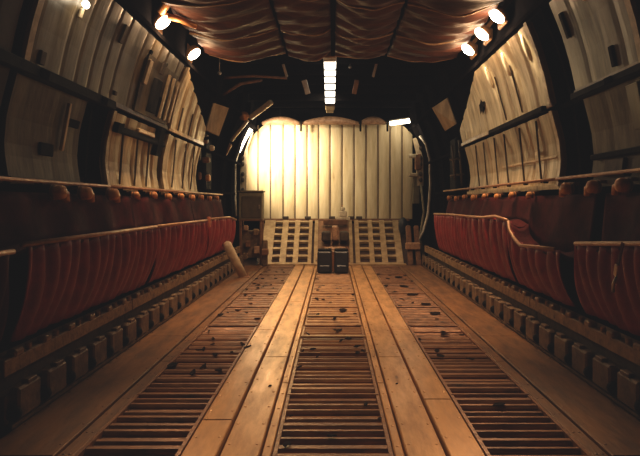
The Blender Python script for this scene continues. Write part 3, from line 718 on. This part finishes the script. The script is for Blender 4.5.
q = MB(); q.box((P(251.5, 0, 12.7).x, 12.7, zb_ - .02), (.54, .34, .04), None, .008); q.build('stand_top', M['brown'], t2)
q = MB(); q.box((P(251.5, 0, 12.7).x, 12.75, zb_ * .45), (.46, .2, zb_ * .6), None, .02); q.build('back_panel', M['rail'], t2)
for (x, y, s, m) in ((246, 228, .10, 'pink'), (256, 232, .12, 'railtop'), (248, 244, .12, 'brown'), (257, 250, .14, 'pink'), (245, 256, .12, 'railtop')):
    q = MB(); q.box(P(x, y, 12.6), (s, .12, s * 1.2), None, .02); q.build('pump_unit', M[m], t2)
t = thing('leaning_pole', P(246, 277, 10.6), 'pale tube post leaning outward over left rail near the ramp', 'post')
a, c = P(226, 243, 10.2), P(243, 276, 10.6)
q = MB(); q.tube([a, a + (c - a) * .04, a + (c - a) * .6, c], [.06, .085, .085, .08], 12); q.build('tube', M['pale'], t, True)
q = MB(); q.tube([c, c + (c - a) * .1], .10, 12); q.box(c + Vector((.03, 0, -.03)), (.2, .2, .06), None, .015); q.build('foot', M['brown'], t)
# right corner by the ramp
t = thing('ramp_jack', P(415, 260, 12.8), 'brown ramp jack with blue tank at right foot of bulkhead', 'jack')
for x in (411, 419):
    q = MB(); q.beam(P(x, 266, 12.8), P(x - 3, 226, 13.2), .12, .1, (0, 1, 0), .02); q.build('jack_leg', M['brown'], t)
q = MB(); q.ellipsoid(P(403, 226, 13.9), (.12, .12, .22)); q.build('tank', M['navy'], t, True)
q = MB(); q.box(P(413, 246, 12.9), (.34, .14, .16), None, .02); q.build('cross_link', M['pink'], t)
t = thing('ramp_jack', P(262, 262, 12.8), 'brown ramp jack at left foot of bulkhead beside the locker', 'jack')
q = MB(); q.beam(P(265, 266, 12.45), P(265, 240, 12.5), .12, .1, (0, 1, 0), .02); q.build('jack_leg', M['rail'], t)
q = MB(); q.box(P(265, 252, 12.4), (.16, .14, .14), None, .02); q.build('cross_link', M['brown'], t)

# steel buckle on near right seat
t = thing('seat_buckle', P(620, 272, 3.85), 'steel seat belt buckle dangling on near right red canvas', 'buckle')
a = P(617, 272, 3.75)
q = MB(); q.beam(a + Vector((0, 0, .05)), a + Vector((0, .02, -.03)), .04, .02, (1, 0, 0), .006); q.build('buckle_plate', M['steel'], t)
q = MB(); q.tube([a + Vector((.0, .0, -.03)), a + Vector((-.01, .03, -.09)), a + Vector((0, .05, -.14))], .012, 6); q.build('clip', M['steel'], t, True)
q = MB(); q.beam(a + Vector((.0, -.01, .05)), a + Vector((.02, -.04, .2)), .035, .006, (1, 0, 0)); q.build('webbing', M['backc'], t)

# ------------------------------------------------------------------ scraps on the deck
def scrap(x, d, sx_, sy, label, group=None, z=0.0, name='deck_scrap'):
    n = random.choice([5, 6, 7, 8]); b = MB(); ph = random.random() * 6; tw = random.uniform(-.5, .5); h = random.uniform(.002, .005)
    top = []
    for i in range(n):
        k = random.uniform(.45, 1.1); a = sx_ * k * math.cos(i * math.tau / n + ph); c = sy * k * math.sin(i * math.tau / n + ph)
        top.append((x + a * math.cos(tw) - c * math.sin(tw), d + a * math.sin(tw) + c * math.cos(tw), z + h + .004 * random.random()))
    bot = [(a, c, z) for a, c, _ in top]
    b.add(top + bot, [list(range(n)), list(range(2 * n - 1, n - 1, -1))] + [(i, n + i, n + (i + 1) % n, (i + 1) % n) for i in range(n)])
    return tag(recentre(b.build(name, M['dirt'])), label, 'debris', group)
def fl(px, py):                                          # floor point under a picture direction
    d = F * H / (py - CY); return ((px - CX) / F * d, d)
named = [(343, 310, 10, 3.5, 'large dark scrap on centre deck before the chest'), (358, 346, 8, 3, 'dark folded scrap on right side of centre deck'), (363, 351, 4, 4, 'small dark scrap beneath the folded one on centre deck'),
         (303, 351, 3.5, 4, 'dark oval scrap at left edge of centre deck, by treadway'), (318, 356, 3, 4, 'dark oval scrap near middle of centre deck'), (300, 367, 3.5, 4, 'dark scrap at left of centre deck below the oval one'),
         (366, 404, 5, 5, 'dark scrap on right of centre slats, upper'), (380, 419, 5, 4, 'dark scrap on right of centre slats, lower'), (287, 444, 8, 7, 'big dark tangle at left of nearest centre slats'),
         (332, 436, 10, 3, 'long thin dark scrap on nearest centre slats'), (248, 347, 4, 5, 'dark scrap lying on left treadway edge'), (270, 386, 4, 2.5, 'small dark scrap on left treadway plank'), (291, 416, 4, 3, 'dark scrap at left edge of centre slats'),
         (308, 334, 3, 5, 'dark scrap at left of pale cross strip'), (335, 330, 4, 3, 'small dark scrap above pale cross strip'),
         (436, 313, 14, 3, 'long dark mat strip on right deck, near side'), (425, 304, 12, 2.6, 'long dark mat strip on right deck, middle'), (412, 294, 12, 2.4, 'long dark mat strip on right deck, upper'), (404, 286, 11, 2.2, 'long dark mat strip on right deck, top'), (398, 277, 10, 1.8, 'long dark mat strip on right deck by ramp'),
         (445, 334, 16, 3, 'dark mat strip on right slats, upper'), (470, 359, 10, 2.2, 'thin dark scrap on right slats, middle'), (500, 404, 22, 4, 'wide dark scrap on right slats, nearest'), (245, 295, 5, 2.5, 'dark scrap on left deck by the treadway'), (258, 285, 4, 2, 'small dark scrap on far left deck'), (397, 384, 4, 2, 'tiny dark scrap on right treadway plank')]
for px, py, w, h, lab in named:
    x, d = fl(px, py); k = d / F
    zz = .0 if abs(x) < .34 or .85 < abs(x) < 1.45 else .002
    scrap(x, d, w * .5 * k, min(.16, h * .5 * d * d / (F * H)), lab, None, zz)
for nm, x0, x1, n in (('left', -1.42, -.88, 46), ('centre', -.31, .31, 26), ('right', .88, 1.42, 24)):
    for k in range(n):
        d = random.uniform(4.6, 12.0) if nm != 'centre' else random.uniform(5.2, 10.6)
        scrap(random.uniform(x0, x1), d, random.uniform(.015, .05), random.uniform(.02, .10), f'tiny dark speck of debris scattered on {nm} deck strip', f'specks of debris on the {nm} deck', 0)
# pale cross strip over the centre bay
b = MB(); x, d = fl(336, 336.5); b.box((0, d, .004), (.68, .045, .012), None, .003)
o = recentre(b.build('cross_strip', M['ramp'])); tag(o, 'pale metal strip laid across the centre deck', 'strip')
b = MB(); x, d = fl(325, 316); b.box((-.06, d, .004), (.54, .04, .012), None, .003)
o = recentre(b.build('cross_strip', M['ramp'])); tag(o, 'thin pale metal strip across centre deck behind the first', 'strip')

# ------------------------------------------------------------------ light
point('shoulder_light', P(262, 138, 14.0) + Vector((0, -.1, 0)), 26, SOFT, .12)
spot('shoulder_beam', P(252, 128, 13.2), P(286, 158, DB), 950, SOFT, 85, 1.0, .15)
point('shoulder_light', P(409, 132, 13.7), 9, SOFT, .12)
spot('header_beam', (0, 12.6, 3.75), (-.6, 14.7, 2.2), 80, SOFT, 120, 1.0, .15)

w = bpy.data.worlds.new('World'); bpy.context.scene.world = w; w.use_nodes = True
bg = w.node_tree.nodes['Background']; bg.inputs['Color'].default_value = (.75, .72, .80, 1); bg.inputs['Strength'].default_value = .005

# ------------------------------------------------------------------ camera
cam = bpy.data.cameras.new('camera'); co = bpy.data.objects.new('camera', cam); C.objects.link(co)
co.location = (0, 0, H); co.rotation_euler = (R(90), 0, 0)
cam.sensor_fit = 'HORIZONTAL'; cam.sensor_width = 36; cam.lens = F / 640 * 36
cam.shift_x = -(CX - 320) / 640; cam.shift_y = -(228 - CY) / 640
cam.clip_start = .05; cam.clip_end = 100
sc = bpy.context.scene; sc.camera = co
sc.view_settings.view_transform = 'Standard'; sc.view_settings.look = 'None'; sc.view_settings.exposure = .1; sc.view_settings.gamma = 1

vs = sc.view_settings; vs.use_curve_mapping = True
vs.curve_mapping.black_level = (-.009, -.0088, -.009); vs.curve_mapping.update()
